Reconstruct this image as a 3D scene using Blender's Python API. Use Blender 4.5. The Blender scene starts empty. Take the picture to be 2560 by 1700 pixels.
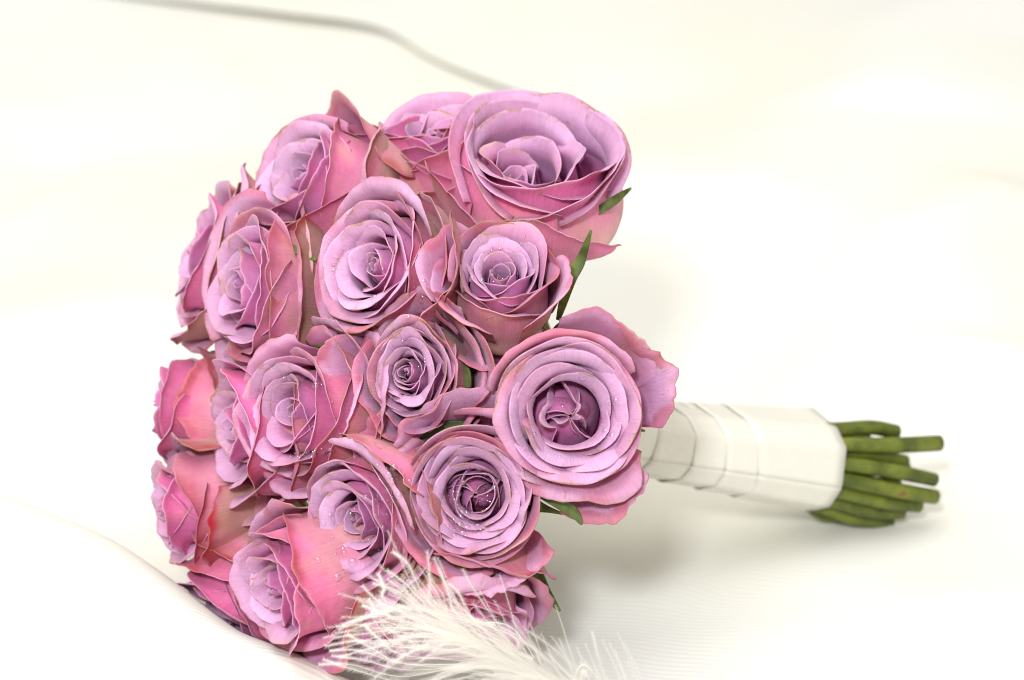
import bpy, math
import numpy as np
from mathutils import Vector, Matrix

# ------------------------------------------------------------------ camera, light, exposure
S = bpy.context.scene
PITCH = math.radians(25.0)
CAM = np.array([0.0, -1.10, 0.612])
FWD = np.array([0.0, math.cos(PITCH), -math.sin(PITCH)])
UP = np.array([0.0, math.sin(PITCH), math.cos(PITCH)])
RIGHT = np.array([1.0, 0.0, 0.0])
K = 36.0 / 100.0 / 2560.0            # tangent per photograph pixel

def at(px, py, d):
    """world point seen at photograph pixel (px, py), d metres along the view axis"""
    return CAM + d * (FWD + (px - 1280.0) * K * RIGHT + (850.0 - py) * K * UP)

cam_data = bpy.data.cameras.new("camera")
cam_data.lens = 100.0
cam_data.sensor_width = 36.0
cam_data.clip_start = 0.05
cam_data.clip_end = 60.0
cam_data.dof.use_dof = True
cam_data.dof.focus_distance = 1.10
cam_data.dof.aperture_fstop = 8.0
cam_obj = bpy.data.objects.new("camera", cam_data)
cam_obj.location = CAM
cam_obj.rotation_euler = (math.pi / 2 - PITCH, 0.0, 0.0)
S.collection.objects.link(cam_obj)
S.camera = cam_obj

world = bpy.data.worlds.new("World")
S.world = world
world.use_nodes = True
wb = world.node_tree.nodes["Background"]
wb.inputs[0].default_value = (1.0, 0.945, 0.80, 1.0)
wb.inputs[1].default_value = 0.58

def area(name, loc, target, size, power, col):
    l = bpy.data.lights.new(name, 'AREA')
    l.shape = 'SQUARE'
    l.size = size
    l.energy = power
    l.color = col
    o = bpy.data.objects.new(name, l)
    o.location = loc
    d = Vector(target) - Vector(loc)
    o.rotation_euler = d.to_track_quat('-Z', 'Y').to_euler()
    S.collection.objects.link(o)
    return o

area("ceiling_bounce_light", (-0.4, -0.1, 2.3), (-0.1, 0.25, 0.0), 2.2, 47.0, (0.98, 0.985, 1.0))
area("flash_light", (-0.20, -1.45, 1.15), (0.0, 0.0, 0.1), 0.18, 22.0, (0.95, 0.98, 1.0))

S.view_settings.view_transform = 'Standard'
S.view_settings.look = 'None'
S.view_settings.exposure = 0.08
S.view_settings.gamma = 1.0
S.view_settings.use_curve_mapping = False
S.render.engine = 'CYCLES'
S.cycles.use_denoising = True
S.cycles.filter_width = 1.0
S.cycles.max_bounces = 10
S.cycles.diffuse_bounces = 6
S.cycles.transmission_bounces = 8

# ------------------------------------------------------------------ helpers
COL = S.collection

def mat_new(name):
    m = bpy.data.materials.new(name)
    m.use_nodes = True
    nt = m.node_tree
    nt.nodes.clear()
    out = nt.nodes.new("ShaderNodeOutputMaterial")
    return m, nt, out

def N(nt, kind, **kw):
    n = nt.nodes.new(kind)
    for k, v in kw.items():
        setattr(n, k, v)
    return n

def setin(n, **kw):
    for k, v in kw.items():
        n.inputs[k.replace('_', ' ')].default_value = v

def lin(r, g, b):
    f = lambda c: (c / 255.0 / 12.92) if c / 255.0 <= 0.04045 else ((c / 255.0 + 0.055) / 1.055) ** 2.4
    return np.array([f(r), f(g), f(b)])

def tag(o, label=None, category=None, group=None, kind=None):
    if label: o["label"] = label
    if category: o["category"] = category
    if group: o["group"] = group
    if kind: o["kind"] = kind
    return o

def mesh_obj(name, verts, faces, mat, parent=None, smooth=True, col=None, uv=None):
    me = bpy.data.meshes.new(name)
    verts = np.asarray(verts, dtype=np.float32)
    if isinstance(faces, np.ndarray):
        n = faces.shape[1]
        me.vertices.add(len(verts))
        me.vertices.foreach_set("co", verts.ravel())
        me.loops.add(faces.size)
        me.loops.foreach_set("vertex_index", faces.ravel().astype(np.int32))
        me.polygons.add(len(faces))
        me.polygons.foreach_set("loop_start", np.arange(0, faces.size, n, dtype=np.int32))
        me.update(calc_edges=True)
    else:
        me.from_pydata(verts.tolist(), [], faces)
    me.validate()
    me.polygons.foreach_set("use_smooth", np.full(len(me.polygons), smooth))
    if col is not None:
        a = me.color_attributes.new("pigment", 'FLOAT_COLOR', 'POINT')
        a.data.foreach_set("color", np.asarray(col, dtype=np.float32).ravel())
    if uv is not None:
        a = me.attributes.new("petal_uv", 'FLOAT_VECTOR', 'POINT')
        uv3 = np.zeros((len(verts), 3), np.float32)
        uv3[:, :uv.shape[1]] = uv
        a.data.foreach_set("vector", uv3.ravel())
    me.materials.append(mat)
    o = bpy.data.objects.new(name, me)
    COL.objects.link(o)
    if parent is not None:
        o.parent = parent
    return o

def empty(name, matrix):
    o = bpy.data.objects.new(name, None)
    o.empty_display_size = 0.01
    o.matrix_world = Matrix(matrix.tolist())
    COL.objects.link(o)
    return o

def sstep(a, b, x):
    t = np.clip((x - a) / (b - a), 0, 1)
    return t * t * (3 - 2 * t)

class SineNoise:
    """smooth band-limited noise over n-dimensional coordinates, about -1..1"""
    def __init__(self, rng, dim, freq, terms=9):
        self.k = rng.normal(size=(terms, dim)) * freq
        self.p = rng.uniform(0, 2 * math.pi, terms)
        self.n = terms
    def __call__(self, *c):
        s = 0
        for k, p in zip(self.k, self.p):
            a = p
            for kk, cc in zip(k, c):
                a = a + kk * cc
            s = s + np.sin(a)
        return s / math.sqrt(self.n / 2.0) * 0.6

def grid_faces(nu, nv):
    i = np.arange(nu * nv).reshape(nv, nu)
    return np.stack([i[:-1, :-1], i[:-1, 1:], i[1:, 1:], i[1:, :-1]], -1).reshape(-1, 4)

def grid_normals(P):
    du = np.gradient(P, axis=1)
    dv = np.gradient(P, axis=0)
    n = np.cross(du, dv)
    l = np.linalg.norm(n, axis=-1, keepdims=True)
    return n / np.maximum(l, 1e-12)

def shell(P, th):
    """closed thin shell round a grid P[nv,nu,3]; th[nv,nu] thickness. Returns verts, faces (front grid first)"""
    nv, nu = P.shape[:2]
    n = grid_normals(P)
    A = P + n * th[..., None] * 0.5
    B = P - n * th[..., None] * 0.5
    f = grid_faces(nu, nv)
    m = nu * nv
    idx = np.arange(m).reshape(nv, nu)
    ring = np.concatenate([idx[0, :], idx[1:, -1], idx[-1, -2::-1], idx[-2:0:-1, 0]])
    r2 = np.roll(ring, -1)
    side = np.stack([ring, ring + m, r2 + m, r2], -1)
    faces = np.concatenate([f, f[:, ::-1] + m, side])
    return np.concatenate([A.reshape(-1, 3), B.reshape(-1, 3)]), faces

def tube(path, rad, sides=8, caps=True):
    path = np.asarray(path, float)
    n = len(path)
    rad = np.broadcast_to(np.asarray(rad, float), (n,))
    t = np.gradient(path, axis=0)
    t /= np.linalg.norm(t, axis=1, keepdims=True)
    ref = np.array([0.0, 0.0, 1.0]) if abs(t[0][2]) < 0.9 else np.array([1.0, 0, 0])
    V = []
    a = np.cross(t[0], ref); a /= np.linalg.norm(a)
    ang = np.arange(sides) * 2 * math.pi / sides
    for i in range(n):
        a = a - t[i] * a.dot(t[i]); a /= np.linalg.norm(a)
        b = np.cross(t[i], a)
        V.append(path[i] + rad[i] * (np.cos(ang)[:, None] * a + np.sin(ang)[:, None] * b))
    V = np.concatenate(V)
    F = []
    for i in range(n - 1):
        for j in range(sides):
            k = (j + 1) % sides
            F.append((i * sides + j, i * sides + k, (i + 1) * sides + k, (i + 1) * sides + j))
    if caps:
        F.append(tuple(range(sides - 1, -1, -1)))
        F.append(tuple((n - 1) * sides + j for j in range(sides)))
    return V, F

def catmull(pts, n):
    pts = np.asarray(pts, float)
    p = np.concatenate([[2 * pts[0] - pts[1]], pts, [2 * pts[-1] - pts[-2]]])
    m = len(pts) - 1
    out = []
    for t in np.linspace(0, m, n):
        i = min(int(t), m - 1)
        f = t - i
        a, b, c, d = p[i], p[i + 1], p[i + 2], p[i + 3]
        out.append(0.5 * ((2 * b) + (c - a) * f + (2 * a - 5 * b + 4 * c - d) * f * f + (3 * b - a - 3 * c + d) * f ** 3))
    return np.array(out)

# ------------------------------------------------------------------ materials
def petal_material():
    m, nt, out = mat_new("petal_tissue")
    L = nt.links.new
    col = N(nt, "ShaderNodeAttribute", attribute_name="pigment")
    uv = N(nt, "ShaderNodeAttribute", attribute_name="petal_uv")
    # veins: noise stretched along the petal
    mp = N(nt, "ShaderNodeMapping"); mp.inputs["Scale"].default_value = (58.0, 2.6, 40.0)
    L(uv.outputs["Vector"], mp.inputs["Vector"])
    nz = N(nt, "ShaderNodeTexNoise"); setin(nz, Scale=1.0, Detail=3.0, Roughness=0.6)
    L(mp.outputs[0], nz.inputs["Vector"])
    tc = N(nt, "ShaderNodeTexCoord")
    sp = N(nt, "ShaderNodeTexNoise"); setin(sp, Scale=330.0, Detail=3.0, Roughness=0.6)
    L(tc.outputs["Object"], sp.inputs["Vector"])
    bl = N(nt, "ShaderNodeTexNoise"); setin(bl, Scale=95.0, Detail=2.0, Roughness=0.55)
    L(tc.outputs["Object"], bl.inputs["Vector"])
    # vein tone
    r1 = N(nt, "ShaderNodeMapRange"); setin(r1, From_Min=0.3, From_Max=0.7, To_Min=0.93, To_Max=1.06)
    L(nz.outputs[0], r1.inputs[0])
    r2 = N(nt, "ShaderNodeMapRange"); setin(r2, From_Min=0.3, From_Max=0.7, To_Min=0.93, To_Max=1.06)
    L(sp.outputs[0], r2.inputs[0])
    mu = N(nt, "ShaderNodeMath", operation='MULTIPLY'); L(r1.outputs[0], mu.inputs[0]); L(r2.outputs[0], mu.inputs[1])
    vm = N(nt, "ShaderNodeVectorMath", operation='SCALE'); L(col.outputs["Color"], vm.inputs[0]); L(mu.outputs[0], vm.inputs["Scale"])
    # brown bruised marks near the rim (alpha = closeness to the rim) where the blotch noise is high
    a1 = N(nt, "ShaderNodeMath", operation='MULTIPLY_ADD'); L(col.outputs["Alpha"], a1.inputs[0]); a1.inputs[1].default_value = 0.58; L(bl.outputs[0], a1.inputs[2])
    a2 = N(nt, "ShaderNodeMath", operation='MULTIPLY_ADD'); L(nz.outputs[0], a2.inputs[0]); a2.inputs[1].default_value = 0.35; L(a1.outputs[0], a2.inputs[2])
    rb = N(nt, "ShaderNodeMapRange"); setin(rb, From_Min=1.25, From_Max=1.34, To_Min=0.0, To_Max=0.65)
    L(a2.outputs[0], rb.inputs[0])
    mx = N(nt, "ShaderNodeMix", data_type='RGBA')
    L(rb.outputs[0], mx.inputs["Factor"]); L(vm.outputs[0], mx.inputs[6]); mx.inputs[7].default_value = (0.36, 0.19, 0.07, 1)
    mp2 = N(nt, "ShaderNodeMapping"); mp2.inputs["Scale"].default_value = (5.0, 2.2, 13.0)
    L(uv.outputs["Vector"], mp2.inputs["Vector"])
    sn = N(nt, "ShaderNodeTexNoise"); setin(sn, Scale=1.0, Detail=2.5, Roughness=0.7)
    L(mp2.outputs[0], sn.inputs["Vector"])
    s1 = N(nt, "ShaderNodeMath", operation='SUBTRACT'); L(sn.outputs[0], s1.inputs[0]); s1.inputs[1].default_value = 0.5
    s2 = N(nt, "ShaderNodeMath", operation='ABSOLUTE'); L(s1.outputs[0], s2.inputs[0])
    s3 = N(nt, "ShaderNodeMapRange"); setin(s3, From_Min=0.012, From_Max=0.003, To_Min=0.0, To_Max=1.0); L(s2.outputs[0], s3.inputs[0])
    s4 = N(nt, "ShaderNodeMapRange"); setin(s4, From_Min=0.56, From_Max=0.66, To_Min=0.0, To_Max=0.6); L(bl.outputs[0], s4.inputs[0])
    s5 = N(nt, "ShaderNodeMath", operation='MULTIPLY'); L(s3.outputs[0], s5.inputs[0]); L(s4.outputs[0], s5.inputs[1])
    mxs = N(nt, "ShaderNodeMix", data_type='RGBA')
    L(s5.outputs[0], mxs.inputs["Factor"]); L(mx.outputs[2], mxs.inputs[6]); mxs.inputs[7].default_value = (0.36, 0.20, 0.07, 1)
    mx = mxs
    bp = N(nt, "ShaderNodeBump"); setin(bp, Strength=0.45, Distance=0.0007)
    ba = N(nt, "ShaderNodeMath", operation='MULTIPLY_ADD'); L(sp.outputs[0], ba.inputs[0]); ba.inputs[1].default_value = 0.7; L(nz.outputs[0], ba.inputs[2])
    L(ba.outputs[0], bp.inputs["Height"])
    pb = N(nt, "ShaderNodeBsdfPrincipled"); setin(pb, Roughness=0.55)
    pb.inputs["Specular IOR Level"].default_value = 0.28
    pb.inputs["Sheen Weight"].default_value = 0.12
    pb.inputs["Sheen Roughness"].default_value = 0.4
    L(mx.outputs[2], pb.inputs["Base Color"]); L(bp.outputs[0], pb.inputs["Normal"])
    tr = N(nt, "ShaderNodeBsdfTranslucent"); L(mx.outputs[2], tr.inputs[0])
    ms = N(nt, "ShaderNodeMixShader"); ms.inputs[0].default_value = 0.15
    L(pb.outputs[0], ms.inputs[1]); L(tr.outputs[0], ms.inputs[2])
    L(ms.outputs[0], out.inputs[0])
    return m

def plant_material(name, c1, c2, scale, rough=0.5, trans=0.0, c3=None):
    m, nt, out = mat_new(name)
    L = nt.links.new
    tc = N(nt, "ShaderNodeTexCoord")
    nz = N(nt, "ShaderNodeTexNoise"); setin(nz, Scale=scale, Detail=4.0, Roughness=0.6)
    L(tc.outputs["Object"], nz.inputs["Vector"])
    cr = N(nt, "ShaderNodeValToRGB")
    cr.color_ramp.elements[0].position = 0.36; cr.color_ramp.elements[0].color = (*c1, 1)
    cr.color_ramp.elements[1].position = 0.62; cr.color_ramp.elements[1].color = (*c2, 1)
    if c3 is not None:
        e = cr.color_ramp.elements.new(0.70); e.color = (*c3, 1)
    L(nz.outputs[0], cr.inputs[0])
    pb = N(nt, "ShaderNodeBsdfPrincipled"); setin(pb, Roughness=rough)
    L(cr.outputs[0], pb.inputs["Base Color"])
    bp = N(nt, "ShaderNodeBump"); setin(bp, Strength=0.4, Distance=0.0005)
    L(nz.outputs[0], bp.inputs["Height"]); L(bp.outputs[0], pb.inputs["Normal"])
    if trans > 0:
        tr = N(nt, "ShaderNodeBsdfTranslucent"); L(cr.outputs[0], tr.inputs[0])
        ms = N(nt, "ShaderNodeMixShader"); ms.inputs[0].default_value = trans
        L(pb.outputs[0], ms.inputs[1]); L(tr.outputs[0], ms.inputs[2]); L(ms.outputs[0], out.inputs[0])
    else:
        L(pb.outputs[0], out.inputs[0])
    return m

def cloth_material():
    m, nt, out = mat_new("white_ribbed_cloth")
    L = nt.links.new
    tc = N(nt, "ShaderNodeTexCoord")
    mp = N(nt, "ShaderNodeMapping"); mp.inputs["Rotation"].default_value = (0, 0, math.radians(14))
    L(tc.outputs["Object"], mp.inputs["Vector"])
    ds = N(nt, "ShaderNodeTexNoise"); setin(ds, Scale=7.0, Detail=2.0)
    L(mp.outputs[0], ds.inputs["Vector"])
    sx = N(nt, "ShaderNodeSeparateXYZ"); L(mp.outputs[0], sx.inputs[0])
    y = N(nt, "ShaderNodeMath", operation='MULTIPLY_ADD'); L(ds.outputs[0], y.inputs[0]); y.inputs[1].default_value = 0.06; L(sx.outputs[1], y.inputs[2])
    w1 = N(nt, "ShaderNodeMath", operation='MULTIPLY'); L(y.outputs[0], w1.inputs[0]); w1.inputs[1].default_value = 2 * math.pi / 0.0032
    w2 = N(nt, "ShaderNodeMath", operation='SINE'); L(w1.outputs[0], w2.inputs[0])
    fine = N(nt, "ShaderNodeTexNoise"); setin(fine, Scale=900.0, Detail=2.0)
    L(tc.outputs["Object"], fine.inputs["Vector"])
    fa = N(nt, "ShaderNodeMath", operation='MULTIPLY_ADD'); L(fine.outputs[0], fa.inputs[0]); fa.inputs[1].default_value = 1.2; L(w2.outputs[0], fa.inputs[2])
    bp = N(nt, "ShaderNodeBump"); setin(bp, Strength=0.16, Distance=0.0004)
    L(fa.outputs[0], bp.inputs["Height"])
    bg = N(nt, "ShaderNodeTexNoise"); setin(bg, Scale=5.0, Detail=2.0)
    L(tc.outputs["Object"], bg.inputs["Vector"])
    cr = N(nt, "ShaderNodeValToRGB")
    cr.color_ramp.elements[0].position = 0.35; cr.color_ramp.elements[0].color = (0.73, 0.715, 0.63, 1)
    cr.color_ramp.elements[1].position = 0.65; cr.color_ramp.elements[1].color = (0.73, 0.73, 0.715, 1)
    L(bg.outputs[0], cr.inputs[0])
    pb = N(nt, "ShaderNodeBsdfPrincipled"); setin(pb, Roughness=0.7)
    pb.inputs["Specular IOR Level"].default_value = 0.25
    pb.inputs["Sheen Weight"].default_value = 0.1
    L(cr.outputs[0], pb.inputs["Base Color"]); L(bp.outputs[0], pb.inputs["Normal"])
    L(pb.outputs[0], out.inputs[0])
    return m

def simple_material(name, color, rough, spec=0.5, trans=0.0, sheen=0.0, transmission=0.0, ior=1.45, bump=0.0, bscale=400.0):
    m, nt, out = mat_new(name)
    L = nt.links.new
    pb = N(nt, "ShaderNodeBsdfPrincipled"); setin(pb, Roughness=rough, IOR=ior)
    tc = N(nt, "ShaderNodeTexCoord")
    nz = N(nt, "ShaderNodeTexNoise"); setin(nz, Scale=bscale, Detail=2.0)
    L(tc.outputs["Object"], nz.inputs["Vector"])
    mr = N(nt, "ShaderNodeMapRange"); setin(mr, To_Min=0.95, To_Max=1.05)
    L(nz.outputs[0], mr.inputs[0])
    vm = N(nt, "ShaderNodeVectorMath", operation='SCALE'); vm.inputs[0].default_value = color
    L(mr.outputs[0], vm.inputs["Scale"])
    L(vm.outputs[0], pb.inputs["Base Color"])
    pb.inputs["Specular IOR Level"].default_value = spec
    pb.inputs["Sheen Weight"].default_value = sheen
    pb.inputs["Transmission Weight"].default_value = transmission
    if bump > 0:
        bp = N(nt, "ShaderNodeBump"); setin(bp, Strength=bump, Distance=0.0005)
        L(nz.outputs[0], bp.inputs["Height"]); L(bp.outputs[0], pb.inputs["Normal"])
    if trans > 0:
        tr = N(nt, "ShaderNodeBsdfTranslucent"); L(vm.outputs[0], tr.inputs[0])
        ms = N(nt, "ShaderNodeMixShader"); ms.inputs[0].default_value = trans
        L(pb.outputs[0], ms.inputs[1]); L(tr.outputs[0], ms.inputs[2]); L(ms.outputs[0], out.inputs[0])
    else:
        L(pb.outputs[0], out.inputs[0])
    return m

M_PETAL = petal_material()
M_SEPAL = plant_material("sepal_green", (0.06, 0.09, 0.015), (0.17, 0.24, 0.05), 130.0, 0.6, 0.2)
M_CUT = simple_material("cut_stem_pith", (0.45, 0.46, 0.22), 0.7, 0.3, bump=0.3)
M_LEAF = plant_material("leaf_green", (0.025, 0.05, 0.010), (0.07, 0.13, 0.02), 90.0, 0.6, 0.12)
M_STEM = plant_material("stem_olive", (0.055, 0.075, 0.006), (0.16, 0.19, 0.018), 70.0, 0.55, 0.0, (0.16, 0.075, 0.025))
M_RIBBON = simple_material("satin_ribbon", (0.70, 0.68, 0.61), 0.30, 0.5, 0.0, 0.2, bump=0.05)
M_FEATHER = simple_material("feather_white", (0.98, 0.96, 0.92), 0.6, 0.3, 0.35)
def water_material():
    m, nt, out = mat_new("water")
    L = nt.links.new
    fr_ = N(nt, "ShaderNodeFresnel"); setin(fr_, IOR=2.3)
    tr = N(nt, "ShaderNodeBsdfTransparent"); tr.inputs[0].default_value = (0.96, 0.94, 0.97, 1)
    rf = N(nt, "ShaderNodeBsdfRefraction"); setin(rf, IOR=1.33, Roughness=0.0)
    gl = N(nt, "ShaderNodeBsdfGlossy"); setin(gl, Roughness=0.03)
    m1 = N(nt, "ShaderNodeMixShader"); m1.inputs[0].default_value = 0.0
    L(tr.outputs[0], m1.inputs[1]); L(rf.outputs[0], m1.inputs[2])
    m2 = N(nt, "ShaderNodeMixShader")
    ge = N(nt, "ShaderNodeNewGeometry")
    fm = N(nt, "ShaderNodeMath", operation='SUBTRACT', use_clamp=True); L(fr_.outputs[0], fm.inputs[0]); L(ge.outputs["Backfacing"], fm.inputs[1])
    L(fm.outputs[0], m2.inputs[0]); L(m1.outputs[0], m2.inputs[1]); L(gl.outputs[0], m2.inputs[2])
    L(m2.outputs[0], out.inputs[0])
    return m
M_WATER = water_material()
M_CLOTH = cloth_material()

# ------------------------------------------------------------------ rose builder
C_LILAC = lin(214, 168, 214)
C_LILAC_PALE = lin(222, 180, 204)
C_MAGENTA = lin(174, 80, 150)
C_PINK = lin(235, 134, 188)
C_HOTPINK = lin(236, 82, 148)
C_ROSY = lin(230, 148, 176)
C_TAN = lin(214, 172, 146)
C_CREAM = lin(224, 206, 158)
C_GREENTAN = lin(164, 146, 88)
C_RED = lin(190, 30, 58)
C_DULLRED = lin(176, 84, 88)

def mixc(a, b, t):
    t = np.asarray(t)[..., None]
    return a * (1 - t) + b * t

def petal_grid(rng, p, nu, nv):
    """p: petal parameters. Returns P[nv,nu,3], u, vo"""
    u1 = np.linspace(-1, 1, nu)
    v1 = 1 - (1 - np.linspace(0, 1, nv)) ** 1.35
    U, V = np.meshgrid(u1, v1)
    nz1 = SineNoise(rng, 1, 3.2, 7)
    nz2 = SineNoise(rng, 1, 13.0, 9)
    nz4 = SineNoise(rng, 1, 30.0, 9)
    top = 1 - p['round'] * np.abs(U) ** 2.6 + p['tip'] * np.exp(-(U / 0.16) ** 2) + p['rag'] * nz1(U) + 0.55 * p['rag'] * nz2(U) + 0.16 * p['rag'] * nz4(U)
    top = np.clip(top, 0.35, 1.15)
    VO = V * top
    r3 = lambda x: math.radians(x)
    th_m = r3(p['thm'])
    nzc = SineNoise(rng, 1, 2.4, 5)
    the = r3(p['the']) - p['sideroll'] * np.abs(U) ** 2.0 + r3(p['curlvar']) * nzc(U)
    th = r3(p['th0']) + (th_m - r3(p['th0'])) * sstep(0.0, p['vb'], VO) + (the - th_m) * sstep(p['vc'], 1.0, VO) ** 1.3
    th = th - p.get('roll', 0.0) * sstep(0.90, 1.0, VO / top) * (0.75 + 0.35 * nz1(U * 1.1 + 2))
    dV = np.diff(VO, axis=0, prepend=0)
    rr = np.cumsum(np.cos(th) * dV, axis=0)
    zz = np.cumsum(np.sin(th) * dV, axis=0)
    c = nu // 2
    k = np.argmin(np.abs(VO[:, c] - p['vb'] - 0.08))
    sr = p['R'] / max(rr[k, c], 0.05)
    sz = p['H'] / zz[:, c].max()
    # the body follows R and H, the curled part keeps its own real size
    cur = sstep(p['vc'], 1.0, VO)
    sc_c = 0.5 * (sr + sz) * 0.9
    r = np.cumsum(np.cos(th) * dV * (sr * (1 - cur) + sc_c * cur), axis=0)
    z = np.cumsum(np.sin(th) * dV * (sz * (1 - cur) + sc_c * cur), axis=0)
    z *= p['H'] / z[:, c].max()
    if p.get('norm', True):
        kb = int(np.argmin(np.abs(VO[:, c] - 0.58)))
        r *= p['R'] / r[kb, c]
        xr = r / p['R']
        r = np.where(xr > 1, 1 + (xr - 1) * 0.5, xr) * p['R']
    r = r + 0.0015
    phi = U * p['alpha'] * (0.62 + 0.38 * sstep(0, 0.5, VO))
    r = r + p['spiral'] * U * sstep(0.1, 0.6, VO)
    n2 = SineNoise(rng, 2, 2.6, 9)
    n3 = SineNoise(rng, 2, 7.5, 9)
    wav = p['wave'] * (0.75 * n2(U, VO) * sstep(0.6, 1, VO) + 0.22 * n3(U, VO) * sstep(0.6, 1, VO))
    if 'field' in p:      # every petal of a rose follows the same gentle swelling, so the layers stay nested
        pa = phi + p['phi0']
        wav = wav + p['fieldamp'] * p['field'](np.cos(pa), np.sin(pa), z / 0.03) * sstep(0.1, 0.5, VO) * r / p['Rmax']
    r = np.maximum(r + wav, 0.0008)
    z = z + 0.5 * p['wave'] * n2(VO + 3, U + 5) * sstep(0.3, 1, VO)
    n5 = SineNoise(rng, 2, 5.0, 9)
    r = np.maximum(r + 0.12 * p['wave'] * n5(U * 1.6, VO) * sstep(0.1, 0.4, VO), 0.0008)
    kf = p['wrap']
    x = r * (1 - (1 - np.cos(phi)) * kf)
    y = r * (kf * np.sin(phi) + (1 - kf) * phi)
    P = np.stack([x, y, z], -1)
    t = p['tilt']
    if t:
        ct, st = math.cos(t), math.sin(t)
        P = np.stack([P[..., 0] * ct + P[..., 2] * st, P[..., 1], -P[..., 0] * st + P[..., 2] * ct], -1)
    if p.get('twist'):
        tw = p['twist'] * VO
        P = np.stack([P[..., 0] * np.cos(tw) - P[..., 1] * np.sin(tw), P[..., 0] * np.sin(tw) + P[..., 1] * np.cos(tw), P[..., 2]], -1)
    ca, sa = math.cos(p['phi0']), math.sin(p['phi0'])
    P = np.stack([P[..., 0] * ca - P[..., 1] * sa, P[..., 0] * sa + P[..., 1] * ca, P[..., 2]], -1)
    return P, U, VO, top

def petal_pigment(rng, U, VO, top, s, guard, tint):
    """pigment of the inside and the outside face of one petal; s 0 centre .. 1 outside"""
    rel = VO / top
    edge = np.maximum(sstep(0.955, 1.0, rel), sstep(0.96, 1.0, np.abs(U)) * sstep(0.25, 0.6, rel))
    n1 = SineNoise(rng, 2, 2.2, 9)(U, VO * 2)
    n2 = SineNoise(rng, 2, 5.0, 9)(U, VO * 2)
    pk = tint['pink']
    rim = sstep(0.965, 1.0, np.maximum(rel, np.abs(U) * (rel > 0.35)))
    # inside
    ci = mixc(C_MAGENTA[None, None], C_LILAC[None, None], sstep(0.25, 0.75, rel))
    ci = mixc(ci, C_PINK, np.clip(0.10 + 0.18 * n1 + 0.3 * pk * (1 - 0.5 * rel), 0, 0.6))
    ci = mixc(ci, C_LILAC_PALE, 0.35 * sstep(0.75, 1, rel))
    # outside
    co = mixc(C_MAGENTA[None, None], C_PINK, np.clip(sstep(0.0, 0.6, rel) * (0.35 + 0.65 * s) + 0.2 * n1, 0, 1))
    co = mixc(co, C_LILAC, np.clip((0.55 - 0.35 * s - 0.25 * pk) + 0.2 * n2, 0, 0.8) * sstep(0.2, 0.8, rel))
    co = mixc(co, C_HOTPINK, np.clip(pk * 0.7 * sstep(0.4, 1.0, rel) + 0.15 * n1, 0, 0.85) * s)
    if s > 0.55:
        co = mixc(co, C_CREAM, sstep(0.85, 0.0, rel + 0.3 * n2) * 0.6 * sstep(0.55, 0.85, s))
    co = mixc(co, C_LILAC_PALE, 0.3 * rim)
    if guard > 0:
        d = np.clip(0.55 + 0.5 * n1 + tint['old'] * 0.4, 0, 1) * guard
        co = mixc(co, C_ROSY, 0.75 * d)
        co = mixc(co, C_TAN, np.clip(0.5 + 0.8 * n2, 0, 1) * d * 0.95)
        co = mixc(co, C_GREENTAN, sstep(0.1, 0.9, -n1 * 0.8 + 0.45 + 0.3 * tint['old'] - 0.5 * (rel - 0.4)) * 0.42 * guard)
        co = mixc(co, C_DULLRED, sstep(0.6, 1.1, rel + 0.25 * n2) * 0.35 * guard * tint['old'])
        ci = mixc(ci, C_ROSY, 0.25 * d)
        ci = mixc(ci, C_TAN, np.clip(0.05 + 0.5 * n2, 0, 1) * d * 0.5)
        red = sstep(0.87, 1.0, np.maximum(rel, np.abs(U) * 0.97) + 0.08 * n2) * sstep(-0.35, 0.3, SineNoise(rng, 1, 2.2, 5)(U))
        co = mixc(co, C_RED, np.clip(red * 1.1 * guard, 0, 0.95))
        ci = mixc(ci, C_RED, np.clip(red * guard, 0, 0.45))
        gd = float(sstep(0.55, 0.85, guard))
        co = mixc(co, lin(166, 140, 92), sstep(0.0, 0.8, -n1 + 0.35 - 0.5 * (rel - 0.5)) * 0.32 * gd)
        co = mixc(co, lin(166, 48, 66), sstep(0.1, 0.9, n1 + 0.6 * (rel - 0.5)) * 0.6 * gd)
    ctan = lin(222, 176, 168)
    e = rim * sstep(0.1, 0.7, n1) * (0.3 + 0.4 * n2)
    redrim = sstep(0.90, 1.0, rel + 0.04 * n2) * sstep(0.0, 0.5, SineNoise(rng, 1, 2.6, 5)(U)) * (0.45 + 0.5 * pk + 0.3 * tint['old']) * sstep(0.55, 0.95, s)
    ci = mixc(ci, C_RED, np.clip(redrim * 0.3, 0, 0.5)); co = mixc(co, C_RED, np.clip(redrim * 0.8, 0, 0.8))
    ci = mixc(ci, ctan, np.clip(e, 0, 0.7)); co = mixc(co, ctan, np.clip(e * 0.9, 0, 0.7))
    g = 1 + 0.07 * rng.normal()
    a = np.clip(edge, 0, 1)
    return np.concatenate([np.clip(ci * g, 0, .95), a[..., None]], -1), np.concatenate([np.clip(co * g, 0, .95), a[..., None]], -1)

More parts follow.
